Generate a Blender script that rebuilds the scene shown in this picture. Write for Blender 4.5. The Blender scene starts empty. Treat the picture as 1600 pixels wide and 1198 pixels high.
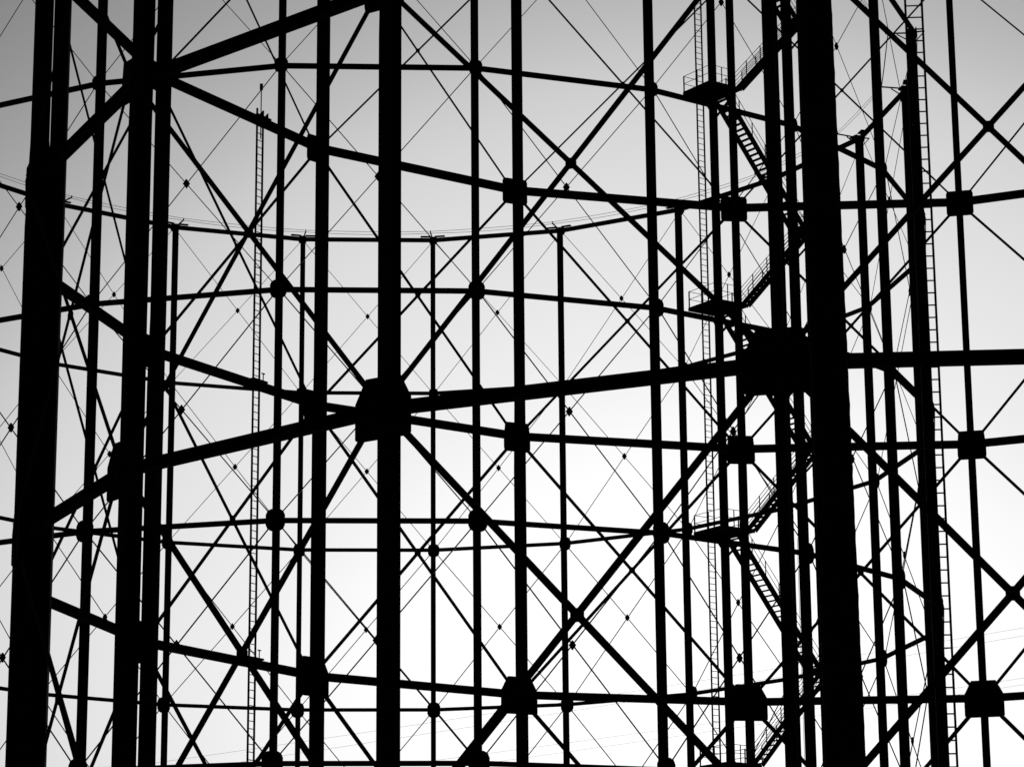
import bpy, math, random
from mathutils import Vector, Matrix
random.seed(7)
SC = bpy.context.scene
COL = SC.collection
S = 1.4            # metres per survey unit (ladder rungs come out at 0.3 m)
EYE = 1.7          # camera height above the ground, metres

# ------------------------------------------------------------------ camera
F_PX, PITCH, ROLL = 4423.07, 0.2495417, -0.0082128
cam_d = bpy.data.cameras.new("camera")
cam = bpy.data.objects.new("camera", cam_d)
COL.objects.link(cam)
cam_d.sensor_width = 36.0
cam_d.lens = F_PX / 1600 * 36.0
cam_d.clip_start = 0.5
cam_d.clip_end = 9000
cam.matrix_world = (Matrix.Translation((0, 0, EYE)) @ Matrix.Rotation(math.pi/2 + PITCH, 4, 'X')
                    @ Matrix.Rotation(ROLL, 4, 'Z'))
SC.camera = cam

# ------------------------------------------------------------------ sky, sun, exposure
SUN_AZ = math.radians(4.0)      # to the right of the view direction (+Y)
SUN_EL = math.radians(6.0)
w = bpy.data.worlds.new("World"); SC.world = w; w.use_nodes = True
nt = w.node_tree
for n in list(nt.nodes): nt.nodes.remove(n)
out = nt.nodes.new("ShaderNodeOutputWorld")
bg = nt.nodes.new("ShaderNodeBackground")
sky = nt.nodes.new("ShaderNodeTexSky")
sky.sky_type = 'NISHITA'; sky.sun_disc = False
sky.sun_elevation = SUN_EL; sky.sun_rotation = SUN_AZ
sky.air_density = 1.0; sky.dust_density = 6.0; sky.ozone_density = 1.0
bw = nt.nodes.new("ShaderNodeRGBToBW")
nrm = nt.nodes.new("ShaderNodeMath"); nrm.operation = 'MULTIPLY'; nrm.inputs[1].default_value = 1/60
fc = nt.nodes.new("ShaderNodeFloatCurve")          # contrast of the black-and-white film
cv = fc.mapping.curves[0]
PTS = [(0,0),(.4,.07),(.75,.25),(1.2,.50),(1.45,.64),(1.75,.73),(2.05,.785),(2.5,.86),(3.2,1.0),(6,1.2)]
for k, (a, b_) in enumerate(PTS):
    if k in (0,): cv.points[0].location = (0, 0)
    elif k == len(PTS)-1: cv.points[-1].location = (1, 1)
    else: cv.points.new(a/6, b_/1.2)
fc.mapping.update()
ml = nt.nodes.new("ShaderNodeMath"); ml.operation = 'MULTIPLY'; ml.inputs[1].default_value = 1.2/0.12
nt.links.new(sky.outputs[0], bw.inputs[0])
nt.links.new(bw.outputs[0], nrm.inputs[0])
nt.links.new(nrm.outputs[0], fc.inputs["Value"])
nt.links.new(fc.outputs[0], ml.inputs[0])
nt.links.new(ml.outputs[0], bg.inputs[0])
bg.inputs[1].default_value = 0.12
nt.links.new(bg.outputs[0], out.inputs[0])
sl = bpy.data.lights.new("sun", 'SUN'); sl.energy = 2.0; sl.angle = math.radians(0.5); sl.color = (1, 0.97, 0.93)
so = bpy.data.objects.new("sun", sl); COL.objects.link(so)
sd = Vector((math.sin(SUN_AZ)*math.cos(SUN_EL), math.cos(SUN_AZ)*math.cos(SUN_EL), math.sin(SUN_EL)))
so.rotation_euler = sd.to_track_quat('Z', 'Y').to_euler()
so.location = (0, 0, 100)
SC.view_settings.view_transform = 'Standard'
SC.view_settings.look = 'None'
SC.view_settings.exposure = 0.0
SC.view_settings.gamma = 1.0

# ------------------------------------------------------------------ materials
def steel(name, c, rough=0.75, scale=3.0):
    m = bpy.data.materials.new(name); m.use_nodes = True
    t = m.node_tree; b = t.nodes["Principled BSDF"]
    tc = t.nodes.new("ShaderNodeTexCoord")
    nz = t.nodes.new("ShaderNodeTexNoise"); nz.inputs["Scale"].default_value = scale; nz.inputs["Detail"].default_value = 6
    rp = t.nodes.new("ShaderNodeValToRGB")
    rp.color_ramp.elements[0].position = .35; rp.color_ramp.elements[1].position = .7
    rp.color_ramp.elements[0].color = (c*.6, c*.6, c*.6, 1); rp.color_ramp.elements[1].color = (c*1.4, c*1.4, c*1.4, 1)
    t.links.new(tc.outputs["Object"], nz.inputs["Vector"])
    t.links.new(nz.outputs["Fac"], rp.inputs["Fac"])
    t.links.new(rp.outputs["Color"], b.inputs["Base Color"])
    b.inputs["Roughness"].default_value = rough
    b.inputs["Specular IOR Level"].default_value = 0.15
    return m
M_COL = steel("dark_painted_steel", .014)
M_BEAM = steel("weathered_steel", .012, .8, 5)
M_ROD = steel("tie_rod_steel", .012, .7, 8)
M_WALK = steel("galvanised_walkway_steel", .016, .7, 8)
M_POST = steel("rusted_steel", .013, .9, 2)
M_WIRE = steel("cable", .015, .8, 8)
gm = bpy.data.materials.new("rough_ground"); gm.use_nodes = True
t = gm.node_tree; b = t.nodes["Principled BSDF"]
tc = t.nodes.new("ShaderNodeTexCoord"); nz = t.nodes.new("ShaderNodeTexNoise"); nz.inputs["Scale"].default_value = .15; nz.inputs["Detail"].default_value = 10
rp = t.nodes.new("ShaderNodeValToRGB"); rp.color_ramp.elements[0].color = (.035,.035,.033,1); rp.color_ramp.elements[1].color = (.08,.078,.074,1)
t.links.new(tc.outputs["Object"], nz.inputs["Vector"]); t.links.new(nz.outputs["Fac"], rp.inputs["Fac"]); t.links.new(rp.outputs["Color"], b.inputs["Base Color"])
b.inputs["Roughness"].default_value = .95

# ------------------------------------------------------------------ mesh helpers
class MB:
    """collects solids; vertices in metres, local to the object's origin"""
    def __init__(s): s.v = []; s.f = []
    def prism(s, prof, A, B, X, Y):
        """sweep a closed 2-D profile from A to B; X, Y are the profile's axes"""
        n = len(prof); o = len(s.v)
        for P in (A, B):
            for (a, b_) in prof: s.v.append(P + X*a + Y*b_)
        for i in range(n):
            j = (i+1) % n
            s.f.append((o+i, o+j, o+n+j, o+n+i))
        s.f.append(tuple(o+i for i in reversed(range(n))))
        s.f.append(tuple(o+n+i for i in range(n)))
    def bar(s, A, B, wd, dp, side=None):
        """rectangular bar A-B: dp deep along 'side', wd wide across it"""
        A = Vector(A); B = Vector(B); d = (B-A).normalized()
        if side is None: side = Vector((0,0,1)) if abs(d.z) < .9 else Vector((1,0,0))
        Y = (side - d*side.dot(d)).normalized(); X = d.cross(Y).normalized()
        s.prism([(-wd/2,-dp/2),(wd/2,-dp/2),(wd/2,dp/2),(-wd/2,dp/2)], A, B, X, Y)
    def rod(s, A, B, r, n=6):
        A = Vector(A); B = Vector(B); d = (B-A).normalized()
        u = Vector((0,0,1)) if abs(d.z) < .9 else Vector((1,0,0))
        X = d.cross(u).normalized(); Y = d.cross(X).normalized()
        s.prism([(r*math.cos(2*math.pi*k/n), r*math.sin(2*math.pi*k/n)) for k in range(n)], A, B, X, Y)
    def plate(s, outline, C, X, Y, N, th):
        """flat plate: 2-D outline in the plane X, Y about C, th thick along N"""
        C = Vector(C)
        s.prism(outline, C - N*(th/2), C + N*(th/2), X, Y)
    def mesh(s, name, mat):
        me = bpy.data.meshes.new(name)
        me.from_pydata([tuple(p) for p in s.v], [], s.f)
        me.materials.append(mat); me.update()
        import bmesh
        bm = bmesh.new(); bm.from_mesh(me); bmesh.ops.recalc_face_normals(bm, faces=bm.faces); bm.to_mesh(me); bm.free()
        return me
    def build(s, name, mat, parent=None, loc=None):
        """loc: world-free local origin; vertices are shifted so the origin sits there"""
        if loc is not None:
            loc = Vector(loc); s.v = [Vector(p) - loc for p in s.v]
        o = bpy.data.objects.new(name, s.mesh(name, mat)); COL.objects.link(o)
        if parent: o.parent = parent
        if loc is not None: o.location = loc
        return o
def iprof(wd, dp, tf, tw):
    """I section: flanges wd wide (X), dp deep (Y)"""
    a, d = wd/2, dp/2
    return [(-a,-d),(a,-d),(a,-d+tf),(tw/2,-d+tf),(tw/2,d-tf),(a,d-tf),(a,d),(-a,d),(-a,d-tf),(-tw/2,d-tf),(-tw/2,-d+tf),(-a,-d+tf)]
def tag(o, label=None, cat=None, group=None, kind=None):
    if label: o["label"] = label
    if cat: o["category"] = cat
    if group: o["group"] = group
    if kind: o["kind"] = kind
def empty(name, loc):
    o = bpy.data.objects.new(name, None); COL.objects.link(o); o.location = loc; o.empty_display_size = .5
    return o
def U(x, y, z):
    """survey units -> metres (z measured from the camera)"""
    return Vector((x*S, y*S, z*S + EYE))
Z = Vector((0,0,1))
cp, sp = math.cos(PITCH), math.sin(PITCH)
def in_view(A, B):
    for k in range(5):
        p = A.lerp(B, k/4); y, z = p.y, p.z - EYE
        d = y*cp + z*sp; u = -y*sp + z*cp
        if d > 1 and abs(F_PX*p.x/d) < 870 and abs(F_PX*u/d) < 660: return True
    return False

# ------------------------------------------------------------------ ground
g = MB(); R_ = 4500
g.v = [Vector((-R_,-R_,0)), Vector((R_,-R_,0)), Vector((R_,R_,0)), Vector((-R_,R_,0))]; g.f = [(0,1,2,3)]
go = g.build("ground", gm); tag(go, kind="structure")

# ------------------------------------------------------------------ gasholder frames
def octo(wd, h, cx, cz, cx2=None, cz2=None):
    """chamfered plate outline; cx, cz top chamfers, cx2, cz2 bottom ones"""
    a, b_ = wd/2, h/2
    if cx2 is None: cx2, cz2 = cx, cz
    return [(-a,-b_+cz2),(-a+cx2,-b_),(a-cx2,-b_),(a,-b_+cz2),(a,b_-cz),(a-cx,b_),(-a+cx,b_),(-a,b_-cz)]
def scallop(wd, h):
    """rounded node casting with four lobes between its sockets"""
    pts = []
    for k in range(32):
        a = 2*math.pi*k/32
        r = .5*(1 + .045*math.cos(8*a + math.pi))
        sq = 1/max(abs(math.cos(a)), abs(math.sin(a)))**.55
        pts.append((wd*r*math.cos(a)*sq*.95, h*r*math.sin(a)*sq*.95))
    return pts

class Ring:
    def __init__(s, c, R, ph, sg, N, adj, levels):
        s.c = c; s.R = R; s.ph = ph; s.sg = sg; s.N = N; s.adj = adj; s.levels = levels
        s.base = U(c[0], c[1], 0); s.base.z = 0
    def ang(s, i):
        i %= s.N
        return s.ph + s.sg*2*math.pi/s.N*i + s.adj.get(i, (0,0))[0]
    def node(s, i, z, off=0.0):
        i %= s.N; a = s.ang(i); r = s.R + s.adj.get(i, (0,0))[1] + off
        return U(s.c[0] + r*math.cos(a), s.c[1] + r*math.sin(a), z)
    def chord(s, i, j, t, n, z):
        """point t units along the chord from node i to node j, n units outwards"""
        A = s.node(i, z); B = s.node(j, z); d = (B-A).normalized()
        o = Vector((d.y, -d.x, 0)); m = (A+B)/2 - s.base; m.z = 0
        if o.dot(m) < 0: o = -o
        return A + d*(t*S) + o*(n*S)
    def axes(s, i, j):
        A = s.node(i, 0); B = s.node(j, 0); d = (B-A).normalized(); o = Vector((d.y, -d.x, 0)); m = (A+B)/2 - s.base; m.z = 0
        return d, (o if o.dot(m) > 0 else -o), (B-A).length/S

# --- near frame: 18 columns --------------------------------------------------
adj1 = {0:(.00084,.016),1:(-.00234,-.036),2:(.00966,.125),3:(.01622,.019),4:(-.00161,-.013),5:(.00288,-.025),6:(-.00422,.108),7:(-.00044,.003),8:(-.00131,-.05),9:(.00298,.001)}
L1 = [43.94, 35.98, 28.022, 20.040, 12.022, 4.0]
near = Ring((9.49195, 66.37896), 20.95639, -1.8110717, -1, 18, adj1, L1)
# --- far frame: 22 columns ---------------------------------------------------
adj2 = {0:(-.00256,-.064),1:(.00053,.027),2:(.00173,.041),3:(-.00056,-.022),4:(-.00188,-.017),5:(-.00723,-.02),6:(-.00068,-.075),7:(.00234,-.027),8:(.00091,.047),9:(.01025,-.265),10:(-.00236,-.022),11:(.00007,0),12:(.0008,-.033),13:(.00105,.006),14:(.00025,.046),15:(-.00209,-.038)}
L2 = [42.774, 34.730, 26.716, 18.783, 10.774, 2.75]
far = Ring((-5.8999, 114.98298), 23.20585, -1.9403663, 1, 22, adj2, L2)

def split_parts(root, items, name, mat):
    """items: (builder, A, B, sub) - each member in view is its own part, the unseen rest one part"""
    rest = MB(); n = 0
    for mk, A, B, sub in items:
        if in_view(A + root.location, B + root.location):
            mb = MB(); mk(mb); o = mb.build(name, mat, root, (A+B)/2); n += 1
            if sub: sub(o, (A+B)/2)
        else: mk(rest)
    if rest.v:
        o = rest.build(name, mat, root); tag(o, kind="stuff")
    return n

def make_columns(ring, root, wd, dp, top, plates, outline_mb, prof, name="column", low=None, special={}):
    """plates: list of (z, mesh) node plates carried on the outer flange"""
    hgt = (top*S + EYE)
    def colmesh(low):
        mb = MB(); X, Y = Vector((0,1,0)), Vector((1,0,0))
        if low:
            zc, dlow, wlow, shift = low
            z0 = (zc-1.0)*S + EYE; z1 = (zc+1.0)*S + EYE
            pl = iprof(wlow*S, dlow*S, .035*S, .03*S); sh = Vector((shift*S,0,0)); n = len(pl)
            mb.prism(pl, sh, sh + Z*z0, X, Y); mb.prism(prof, Z*z1, Z*hgt, X, Y)
            o_ = len(mb.v)
            for (a, b_) in pl: mb.v.append(sh + Z*z0 + X*a + Y*b_)
            for (a, b_) in prof: mb.v.append(Z*z1 + X*a + Y*b_)
            for q in range(n): mb.f.append((o_+q, o_+(q+1)%n, o_+n+(q+1)%n, o_+n+q))
        else: mb.prism(prof, Vector((0,0,0)), Vector((0,0,hgt)), X, Y)
        return foot(mb)
    def foot(mb):
      mb.prism([(-.45*S*.6,-.45*S*.6),(.45*S*.6,-.45*S*.6),(.45*S*.6,.45*S*.6),(-.45*S*.6,.45*S*.6)], Vector((0,0,.01)), Vector((0,0,.35)), Vector((0,1,0)), Vector((1,0,0)))
      return mb.mesh(name, M_COL)
    cm = colmesh(low); cms = {k: colmesh(v) for k, v in special.items()}
    for i in range(ring.N):
        o = bpy.data.objects.new(name, cms.get(i, cm)); COL.objects.link(o); o.parent = root
        p = ring.node(i, 0) - ring.base; o.location = (p.x, p.y, 0); o.rotation_euler = (0, 0, ring.ang(i))
        for z, pm in plates:
            g_ = bpy.data.objects.new("gusset_plate", pm); COL.objects.link(g_); g_.parent = o
            g_.location = ((dp/2 + .012)*S, 0, z*S + EYE)

# near frame
root1 = empty("gasholder_frame", near.base)
tag(root1, "nearer black gasholder frame with heavy beams, broad columns and large square gusset plates", "gasholder frame")
def plate_mesh(outl, th, bolts=True):
    mb = MB(); X, Y, N = Vector((0,1,0)), Z, Vector((1,0,0))
    mb.plate([(a*S, b_*S) for a, b_ in outl], (0,0,0), X, Y, N, th*S)
    if bolts:
        ws = max(a for a, _ in outl); hs = max(b_ for _, b_ in outl)
        for sx in (-.8,-.4,.4,.8):
            for sz in (-.62,-.2,.2,.62):
                c = Vector((th*S/2, sx*ws*S, sz*hs*S)); mb.rod(c - N*.003, c + N*.022, .018, 6)
    return mb.mesh("gusset_plate", M_BEAM)
pl_s = plate_mesh(octo(.86,.84,.04,.10,.04,.10), .03)
pl_m = plate_mesh(octo(.90,.92,.05,.5,.03,.12), .03)
pl_l = plate_mesh(octo(1.22,1.14,.235,.44,.07,.05), .03)
plates1 = [(L1[0],pl_s),(L1[1],pl_s),(L1[2],pl_s),(L1[3],pl_m),(L1[4],pl_l),(L1[5],pl_l)]
W1, D1 = .19, .40
make_columns(near, root1, W1, D1, L1[0]+.25, plates1, None, iprof(W1*S, D1*S, .035*S, .03*S), low=(L1[3], .42, .21, .03), special={3: (L1[3], .64, .21, -.06)})
BO1 = D1/2 - .10       # beam centre line, inside the gusset plates
beams = []
for k, z in enumerate(L1):
    for i in range(near.N):
        A = near.node(i, z, BO1) - near.base; B = near.node(i+1, z, BO1) - near.base
        d = (B-A).normalized(); tr = Vector((d.y,-d.x,0))
        A2 = A + d*(.10*S); B2 = B - d*(.10*S)
        beams.append((lambda mb, A=A2, B=B2, tr=tr: mb.prism(iprof(.20*S, .225*S, .03*S, .03*S), A, B, tr, Z), A2, B2, None))
nb = split_parts(root1, beams, "ring_beam", M_BEAM)
def brace_items(ring, zs, off, widths, cps, depth):
    items = []
    for k in range(len(zs)-1):
        wd = widths[k]*S
        for i in range(ring.N):
            T0 = ring.node(i, zs[k], off) - ring.base; T1 = ring.node(i+1, zs[k], off) - ring.base
            B0 = ring.node(i, zs[k+1], off) - ring.base; B1 = ring.node(i+1, zs[k+1], off) - ring.base
            d = (T1-T0).normalized(); nn = Vector((d.y,-d.x,0))
            if nn.dot((T0+T1)/2) < 0: nn = -nn
            def mk(mb, T0=T0, T1=T1, B0=B0, B1=B1, nn=nn, wd=wd):
                o = nn*(depth*S*.52)
                mb.bar(T0+o, B1+o, wd, depth*S, nn); mb.bar(T1-o, B0-o, wd, depth*S, nn)
            def sub(parent, loc, T0=T0, B1=B1, T1=T1, d=d, nn=nn, k=k):
                c = (T0+B1+T1+(ring.node(0,0)*0))/1 if False else (T0+B1)/2
                r = cps[k]*S; mb = MB()
                mb.plate([(r*math.cos(math.radians(22.5+45*q)), r*math.sin(math.radians(22.5+45*q))) for q in range(8)], c - loc, d, Z, nn, depth*S*2.3)
                mb.build("centre_plate", M_BEAM, parent)
            items.append((mk, (T0+B0)/2, (T1+B1)/2, sub))
            items[-1] = (mk, T0, B1, sub)
    return items
def brace_view(items): return items
nx = split_parts(root1, brace_items(near, L1[:6], D1/2 + .06, [.05,.052,.082,.098,.13], [.05,.06,.08,.10,.125], .03), "cross_brace", M_ROD)

# far frame
root2 = empty("gasholder_frame", far.base)
tag(root2, "farther gasholder frame with slender tie rods, rounded node plates and a wired crown ring", "gasholder frame")
def node_mesh(wd, h):
    mb = MB(); X, Y, N = Vector((0,1,0)), Z, Vector((1,0,0))
    mb.plate([(a*S, b_*S) for a, b_ in scallop(wd, h)], (0,0,0), X, Y, N, .03*S)
    for q in range(8):
        a = math.radians(22.5+45*q); c = Vector((.015*S, wd*.36*S*math.cos(a), h*.36*S*math.sin(a)))
        mb.rod(c, c + N*.02*S, .025*S, 6)
    return mb.mesh("node_plate", M_BEAM)
W2, D2 = .215, .33
plates2 = [(L2[0],node_mesh(.44,.44)),(L2[1],node_mesh(.50,.56)),(L2[2],node_mesh(.60,.68)),(L2[3],node_mesh(.68,.78)),(L2[4],node_mesh(.74,.84)),(L2[5],node_mesh(.78,.86))]
make_columns(far, root2, W2, D2, L2[0]+.12, plates2, None, iprof(W2*S, D2*S, .035*S, .035*S))
BO2 = D2/2 - .08
beams = []
for k, z in enumerate(L2):
    bh = .20 if k == 0 else .165
    for i in range(far.N):
        A = far.node(i, z, BO2) - far.base; B = far.node(i+1, z, BO2) - far.base
        d = (B-A).normalized(); tr = Vector((d.y,-d.x,0))
        A2 = A + d*(.11*S); B2 = B - d*(.11*S)
        beams.append((lambda mb, A=A2, B=B2, tr=tr, bh=bh: mb.prism(iprof(.14*S, bh*S, .03*S, .03*S), A, B, tr, Z), A2, B2, None))
nb2 = split_parts(root2, beams, "ring_beam", M_BEAM)
items = []
diam = [.029,.034,.044,.05,.052]
for k in range(5):
    for i in range(far.N):
        off = D2/2 + .03
        T0 = far.node(i, L2[k], off) - far.base; T1 = far.node(i+1, L2[k], off) - far.base
        B0 = far.node(i, L2[k+1], off) - far.base; B1 = far.node(i+1, L2[k+1], off) - far.base
        d = (T1-T0).normalized(); nn = Vector((d.y,-d.x,0))
        if nn.dot(T0+T1) < 0: nn = -nn
        r = diam[k]*S/2
        def mk(mb, T0=T0, T1=T1, B0=B0, B1=B1, r=r, nn=nn):
            o = nn*(r*1.05); mb.rod(T0+o, B1+o, r); mb.rod(T1-o, B0-o, r)
        def sub(parent, loc, T0=T0, B1=B1, d=d, nn=nn, k=k):
            mb = MB(); sc = .9 if k == 0 else 1.0
            mb.plate([(x*S*sc, y*S*sc) for x, y in ((-.125,0),(0,-.17),(.125,0),(0,.17))], (T0+B1)/2 - loc, d, Z, nn, .07*S)
            mb.build("turnbuckle_plate", M_ROD, parent)
        items.append((mk, T0, B1, sub))
nx2 = split_parts(root2, items, "tie_rod_cross", M_ROD)
# crown: an inward arm on each column head, platform planks beside it, two wires running round the arm tips
arm = MB()
arm.bar((-.16*S,0,0), (-1.1*S,0,.06*S), .055*S, .05*S); arm.bar((-.17*S,0,-.32*S), (-.62*S,0,-.02*S), .04*S, .04*S)
arm.bar((-1.08*S,0,.05*S), (-1.08*S,0,.16*S), .035*S, .035*S)
arm.bar((.17*S,0,.02*S), (.52*S,0,.02*S), .05*S, .05*S); arm.bar((.5*S,0,0), (.18*S,0,-.35*S), .035*S, .035*S)
am = arm.mesh("crown_arm", M_WALK)
pk = MB()
for sg in (-1, 1): pk.bar((-.05*S, sg*.12*S, .15*S), (-.11*S, sg*.62*S, .15*S), .16*S, .05*S, Z)
pkm = pk.mesh("head_platform", M_WALK)
tips = []
for i in range(far.N):
    p = far.node(i, L2[0]) - far.base
    o = bpy.data.objects.new("crown_arm", am); COL.objects.link(o); o.parent = root2; o.location = p; o.rotation_euler = (0,0,far.ang(i))
    o2 = bpy.data.objects.new("head_platform", pkm); COL.objects.link(o2); o2.parent = root2; o2.location = p; o2.rotation_euler = (0,0,far.ang(i))
    a = far.ang(i); rr = (far.R - 1.06)*S
    tips.append(Vector((rr*math.cos(a), rr*math.sin(a), L2[0]*S + EYE + .13*S)))
wires = []
for i in range(far.N):
    A, B = tips[i], tips[(i+1) % far.N]
    Pn = far.node(i, L2[0]) - far.base; Pm = far.node(i+1, L2[0]) - far.base
    def mk(mb, A=A, B=B, Pn=Pn, Pm=Pm):
        def sagged(a, b, sag):
            pts = [a.lerp(b, q/6) - Z*(sag*4*(q/6)*(1-q/6)) for q in range(7)]
            for p, q in zip(pts, pts[1:]): mb.rod(p, q, .011*S, 4)
        sagged(A, B, .05*S)
        sagged(A - Z*.10*S, B - Z*.10*S, .10*S)
    wires.append((mk, A, B, None))
split_parts(root2, wires, "crown_wire", M_WIRE)

# ------------------------------------------------------------------ ladders
def ladder(name, foot, top, along, wd, label, rung=.215, extra=None):
    """foot, top: ends of the ladder's centre line (metres); along: unit vector across the ladder"""
    r = empty(name, foot); tag(r, label, "ladder", "tall access ladders on the gasholder frames")
    h = top - foot; nn = along.cross(h.normalized()).normalized()
    for sg in (-1, 1):
        mb = MB(); mb.bar(along*(sg*wd*S/2), h + along*(sg*wd*S/2), .035*S, .05*S, nn); mb.build("stringer", M_WALK, r)
    n = int(h.length/(rung*S)); mb = MB(); vis = []
    rm = MB(); rm.rod(along*(-wd*S/2), along*(wd*S/2), .0135*S, 5); me = rm.mesh("rung", M_WALK)
    for k in range(1, n):
        p = h*(k*rung*S/h.length)
        if in_view(foot + p, foot + p) and len(vis) < 100:
            o_ = bpy.data.objects.new("rung", me); COL.objects.link(o_); o_.parent = r; o_.location = p; vis.append(o_)
        else: mb.rod(p - along*(wd*S/2), p + along*(wd*S/2), .0135*S, 5)
    tag(mb.build("rung", M_WALK, r), kind="stuff")
    return r, h, nn
d, o, Lc = near.axes(5, 6)
lb_f = near.chord(5, 6, .592*Lc, .02, 0); lb_f.z = 0
lb_t = near.chord(5, 6, .592*Lc, .02, 28.35)
r, h, nn = ladder("access_ladder", lb_f, lb_t, d, .28, "narrow ladder on the left with a thin mast and small box above its top")
mb = MB(); mb.bar(h - Z*.9*S + d*.04*S, h + Z*.70*S + d*.04*S, .03*S, .03*S); mb.build("mast", M_WALK, r)
mb = MB(); mb.bar(h + Z*.62*S + d*.04*S, h + Z*.80*S + d*.04*S, .09*S, .09*S); mb.build("mast_head", M_WALK, r)
for z in (28.022, 20.04, 12.022):
    mb = MB(); q = Z*(z*S + EYE)
    mb.bar(q - d*.1*S + Z*.16*S + o*.1*S, q + d*.55*S + Z*.16*S + o*.1*S, .2*S, .05*S, Z)
    if z > 20.1:
        for u_ in (.05, .30): mb.plate([(0,0),(.2*S,0),(.2*S,.2*S)], q + d*u_*S + Z*.17*S + o*.1*S, d, Z, o, .04*S)
    else: mb.bar(q + d*.45*S + Z*.16*S + o*.1*S, q + d*.45*S + Z*.42*S + o*.1*S, .03*S, .03*S); mb.bar(q + d*.38*S + Z*.42*S + o*.1*S, q + d*.52*S + Z*.42*S + o*.1*S, .03*S, .03*S)
    mb.build("wall_bracket", M_WALK, r)
d, o, Lc = near.axes(0, 17)
la_f = near.chord(0, 17, .342*Lc, .02, 0); la_f.z = 0
la_t = near.chord(0, 17, .342*Lc, .02, 44.4)
r, h, nn = ladder("access_ladder", la_f, la_t, d, .285, "wide tall ladder at right beside the bundle of columns, its rungs the most widely spaced")
d, o, Lc = far.axes(3, 4)
lc_f = far.chord(3, 4, .354*Lc, 0, 0); lc_f.z = 0
lc_t = far.chord(3, 4, .354*Lc, 0, 43.4)
r, h, nn = ladder("access_ladder", lc_f, lc_t, d, .30, "narrow ladder running up past the railed stair platforms")

# ------------------------------------------------------------------ stair tower on the far frame
sb = far.chord(3, 4, 3.03, 0, 0); sb.z = 0
st = empty("stair_tower", sb); tag(st, "zigzag steel stair with railed platforms climbing the side of the farther frame", "staircase")
def T(t, n, z): return far.chord(3, 4, t, n, z) - sb
mb = MB(); mb.prism(iprof(.2*S, .24*S, .03*S, .04*S), T(3.03,-.12,0)*1 - Z*EYE, T(3.03,-.12,43.4), d, o); 
pst = mb.build("post", M_COL, st)
mb = MB(); mb.bar(Vector((T(7.03,.25,0).x, T(7.03,.25,0).y, 0)), T(7.03,.25,43.0), .16*S, .16*S, d); mb.build("post", M_COL, st)
RH = .56     # rail height in units
def rail(mb, A, B, posts=2, hs=(1.0, .5)):
    for hh in hs: mb.rod(A + Z*(RH*S*hh), B + Z*(RH*S*hh), .012*S, 5)
    for k in range(posts):
        p = A.lerp(B, k/(posts-1)) if posts > 1 else A
        mb.rod(p - Z*.02*S, p + Z*(RH*S + .01), .02*S, 5)
plats = [34.85, 26.86, 18.88, 10.9, 2.9]
def flight(A, B, n0, n1, posts, name="stair_flight", three=False):
    """A, B = (t, z); stringers at n0 and n1, treads between, rail on the outer side"""
    fl = MB(); nseg = max(3, int(abs(B[1]-A[1])/.16))
    for n_ in (n0, n1): fl.bar(T(A[0],n_,A[1]), T(B[0],n_,B[1]), .05*S, (.16 if three else .20)*S, Z)
    f_ = fl.build(name, M_WALK, st)
    tr = MB()
    for k in range(nseg):
        q = (k+.5)/nseg; t_ = A[0]+(B[0]-A[0])*q; z_ = A[1]+(B[1]-A[1])*q
        a = T(t_, n0, z_); b_ = T(t_, n1, z_)
        tr.bar(a, b_, .15*S, .022*S, Z)
    tr.build("treads", M_WALK, f_)
    rl = MB()
    for n_ in (n1, n0) if three else (n1,):
        a = T(A[0],n_,A[1]) + Z*.1*S; b_ = T(B[0],n_,B[1]) + Z*.1*S
        rail(rl, a, b_, posts, (1.0,.72,.45,.2) if three else (1.0,.5))
    rl.build("handrail", M_WALK, f_)
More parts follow.
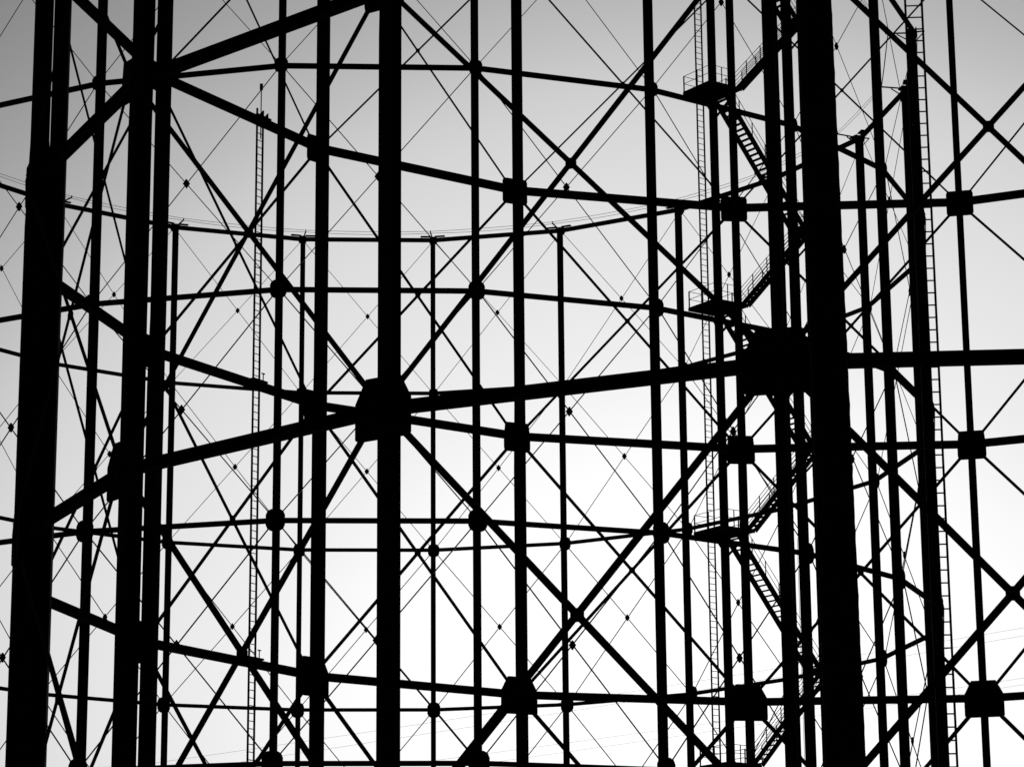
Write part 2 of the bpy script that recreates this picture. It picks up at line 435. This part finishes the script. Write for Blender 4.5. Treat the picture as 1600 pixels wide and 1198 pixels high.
for pi, z in enumerate(plats):
    zd = z + .06
    # deck
    mb = MB(); c0, c1 = 1.46, 2.9
    mb.prism([(0,0),(1.5*S,0),(1.5*S,.035*S),(0,.035*S)], T(c0,.10,zd), T(c1,.10,zd), o, Z)
    for n_ in (.12, 1.62): mb.bar(T(c0,n_,zd-.045), T(c1,n_,zd-.045), .05*S, .09*S, Z)
    for t_ in (c0+.05, 2.3, c1-.05): mb.bar(T(t_,.14,zd-.045), T(t_,1.6,zd-.045), .045*S, .08*S, Z)
    # knee brackets back to the post
    mb.bar(T(2.9,.0,zd-.75), T(2.9,1.1,zd-.12), .05*S, .07*S, Z); mb.bar(T(3.03,0,zd-.62), T(2.5,.1,zd-.12), .05*S, .10*S, Z)
    dk = mb.build("platform", M_WALK, st)
    rl = MB()
    rail(rl, T(c0+.02,.15,zd+.05), T(c0+.02,1.62,zd+.05), 3); rail(rl, T(c0+.02,1.62,zd+.05), T(c1-.4,1.62,zd+.05), 3); rail(rl, T(c0+.02,.13,zd+.05), T(c0+.6,.13,zd+.05), 2)
    rail(rl, T(c1-.02,.15,zd+.05), T(c1-.02,.8,zd+.05), 2)
    rl.build("handrail", M_WALK, dk)
    # landing half-way up, one up-flight outside, one down-flight inside
    tl = 6.3; zl = zd + 3.62
    if z < 38:
        mb = MB(); mb.prism([(0,0),(1.25*S,0),(1.25*S,.05*S),(0,.05*S)], T(tl,.2,zl), T(tl+.7,.2,zl), o, Z)
        for n_ in (.22, 1.43): mb.bar(T(tl,n_,zl-.075), T(tl+.7,n_,zl-.075), .05*S, .14*S, Z)
        for t_ in (tl+.05, tl+.65): mb.bar(T(t_,.22,zl-.08), T(t_,1.41,zl-.08), .045*S, .12*S, Z)
        mb.bar(T(6.62,.1,zl-.9), T(6.8,1.2,zl-.14), .05*S, .06*S, Z)
        ld = mb.build("landing", M_WALK, st)
        rl = MB(); rail(rl, T(tl+.68,.25,zl+.05), T(tl+.68,1.42,zl+.05), 3); rl.build("handrail", M_WALK, ld)
        flight((2.95, zd), (6.35, zl), 1.08, 1.60, 6, three=True)
        if pi > 0: flight((6.35, zl), (2.85, plats[pi-1]+.02), .22, .85, 7)
# the top: down-flight from the landing above frame is covered by the highest landing
flight((6.35, 34.91+3.62), (2.85, 42.8), .22, .85, 7)
for (t_, n_) in ((5.2, 1.2), (7.4, 1.0)):
    mb = MB(); mb.rod(Vector((T(t_,n_,0).x, T(t_,n_,0).y, .02)), T(t_,n_,19.0), .008*S, 4); mb.build("drop_cable", M_WIRE, st)

# ------------------------------------------------------------------ tapered foreground post
pb = U(4.215, 36, 0); pb.z = 0; ptop = U(4.10, 36, 26)
mb = MB(); NS, NR = 260, 28
rings = []
for k in range(NS+1):
    q = k/NS; zz = ptop.z*q; cx = (ptop.x-pb.x)*q
    zu = (zz-EYE)/S; r_ = (.5*(.537 - .0048*zu))*S
    rows = []
    for a in range(NR):
        th = 2*math.pi*a/NR; j = 1 + random.uniform(-.012,.012) + (.016 if (k % 4 == 0) else 0)
        mb.v.append(Vector((cx + r_*j*math.cos(th), r_*j*math.sin(th), zz))); rows.append(len(mb.v)-1)
    rings.append(rows)
for k in range(NS):
    for a in range(NR):
        b2 = (a+1) % NR; mb.f.append((rings[k][a], rings[k][b2], rings[k+1][b2], rings[k+1][a]))
mb.f.append(tuple(rings[-1])); mb.f.append(tuple(reversed(rings[0])))
po = mb.build("steel_post", M_POST); po.location = pb
tag(po, "broadest black post, tapered with rough edges, standing before both frames right of centre", "post")

# ------------------------------------------------------------------ overhead wires far behind, with their masts
K = 170/600
lines = [((-8.7,80.2),(109.1,97.5),"uppermost faint overhead wire crossing low behind the frames"),
         ((-8.7,78.0),(109.0,95.8),"second highest faint overhead wire low behind the frames"),
         ((-.6,72.9),(108.5,86.7),"third faint overhead wire from the top, low behind the frames"),
         ((2.9,71.4),(108.4,85.3),"lowest faint overhead wire near the bottom right of the frames")]
XL, XR = -75, 82
endsL = []; endsR = []
for (a, b_, lab) in lines:
    a = (a[0]*K, a[1]*K); b_ = (b_[0]*K, b_[1]*K); sl_ = (b_[1]-a[1])/(b_[0]-a[0])
    zl_ = a[1] + sl_*(XL-a[0]); zr_ = a[1] + sl_*(XR-a[0])
    P0 = U(XL,170,zl_); P1 = U(XR,170,zr_); endsL.append(P0); endsR.append(P1)
    mb = MB(); pts = []
    for k in range(25):
        q = k/24; p = P0.lerp(P1, q); pts.append(p - Z*(4*q*(1-q)*2.2) + Z*(4*.45*.55*2.2))
    pts[0] = P0.copy(); pts[-1] = P1.copy()
    for p, q in zip(pts, pts[1:]): mb.rod(p, q, .010, 4)
    ob = mb.build("overhead_wire", M_WIRE, None, P0); tag(ob, lab, "wire", "overhead wires behind the gasholders")
for ends, lab in ((endsL, "lattice mast carrying the low left ends of the overhead wires"), (endsR, "tall lattice mast carrying the high right ends of the overhead wires")):
    top = max(p.z for p in ends) + 1.5; c = ends[0].copy(); c.z = 0
    mb = MB(); nseg = max(4, int(top/3))
    def cor(k, sx, sy):
        q = k/nseg; hw = 1.8*(1-q) + .3*q; return Vector((sx*hw, sy*hw, top*q))
    cs = ((-1,-1),(1,-1),(1,1),(-1,1))
    for k in range(nseg):
        for j in range(4):
            a, b_ = cs[j], cs[(j+1) % 4]
            mb.bar(cor(k,*a), cor(k+1,*a), .12, .12); mb.bar(cor(k,*a), cor(k+1,*b_), .06, .06); mb.bar(cor(k+1,*a), cor(k+1,*b_), .06, .06)
    ms = empty("lattice_mast", c); tag(ms, lab, "mast", "masts of the overhead line")
    mb.build("tower", M_BEAM, ms)
    for p in ends:
        m2 = MB(); m2.bar(Vector((0,-1.2,p.z)), Vector((0,.4,p.z)), .12, .12); m2.build("cross_arm", M_BEAM, ms)
print("counts", nb, nx, nb2, nx2)
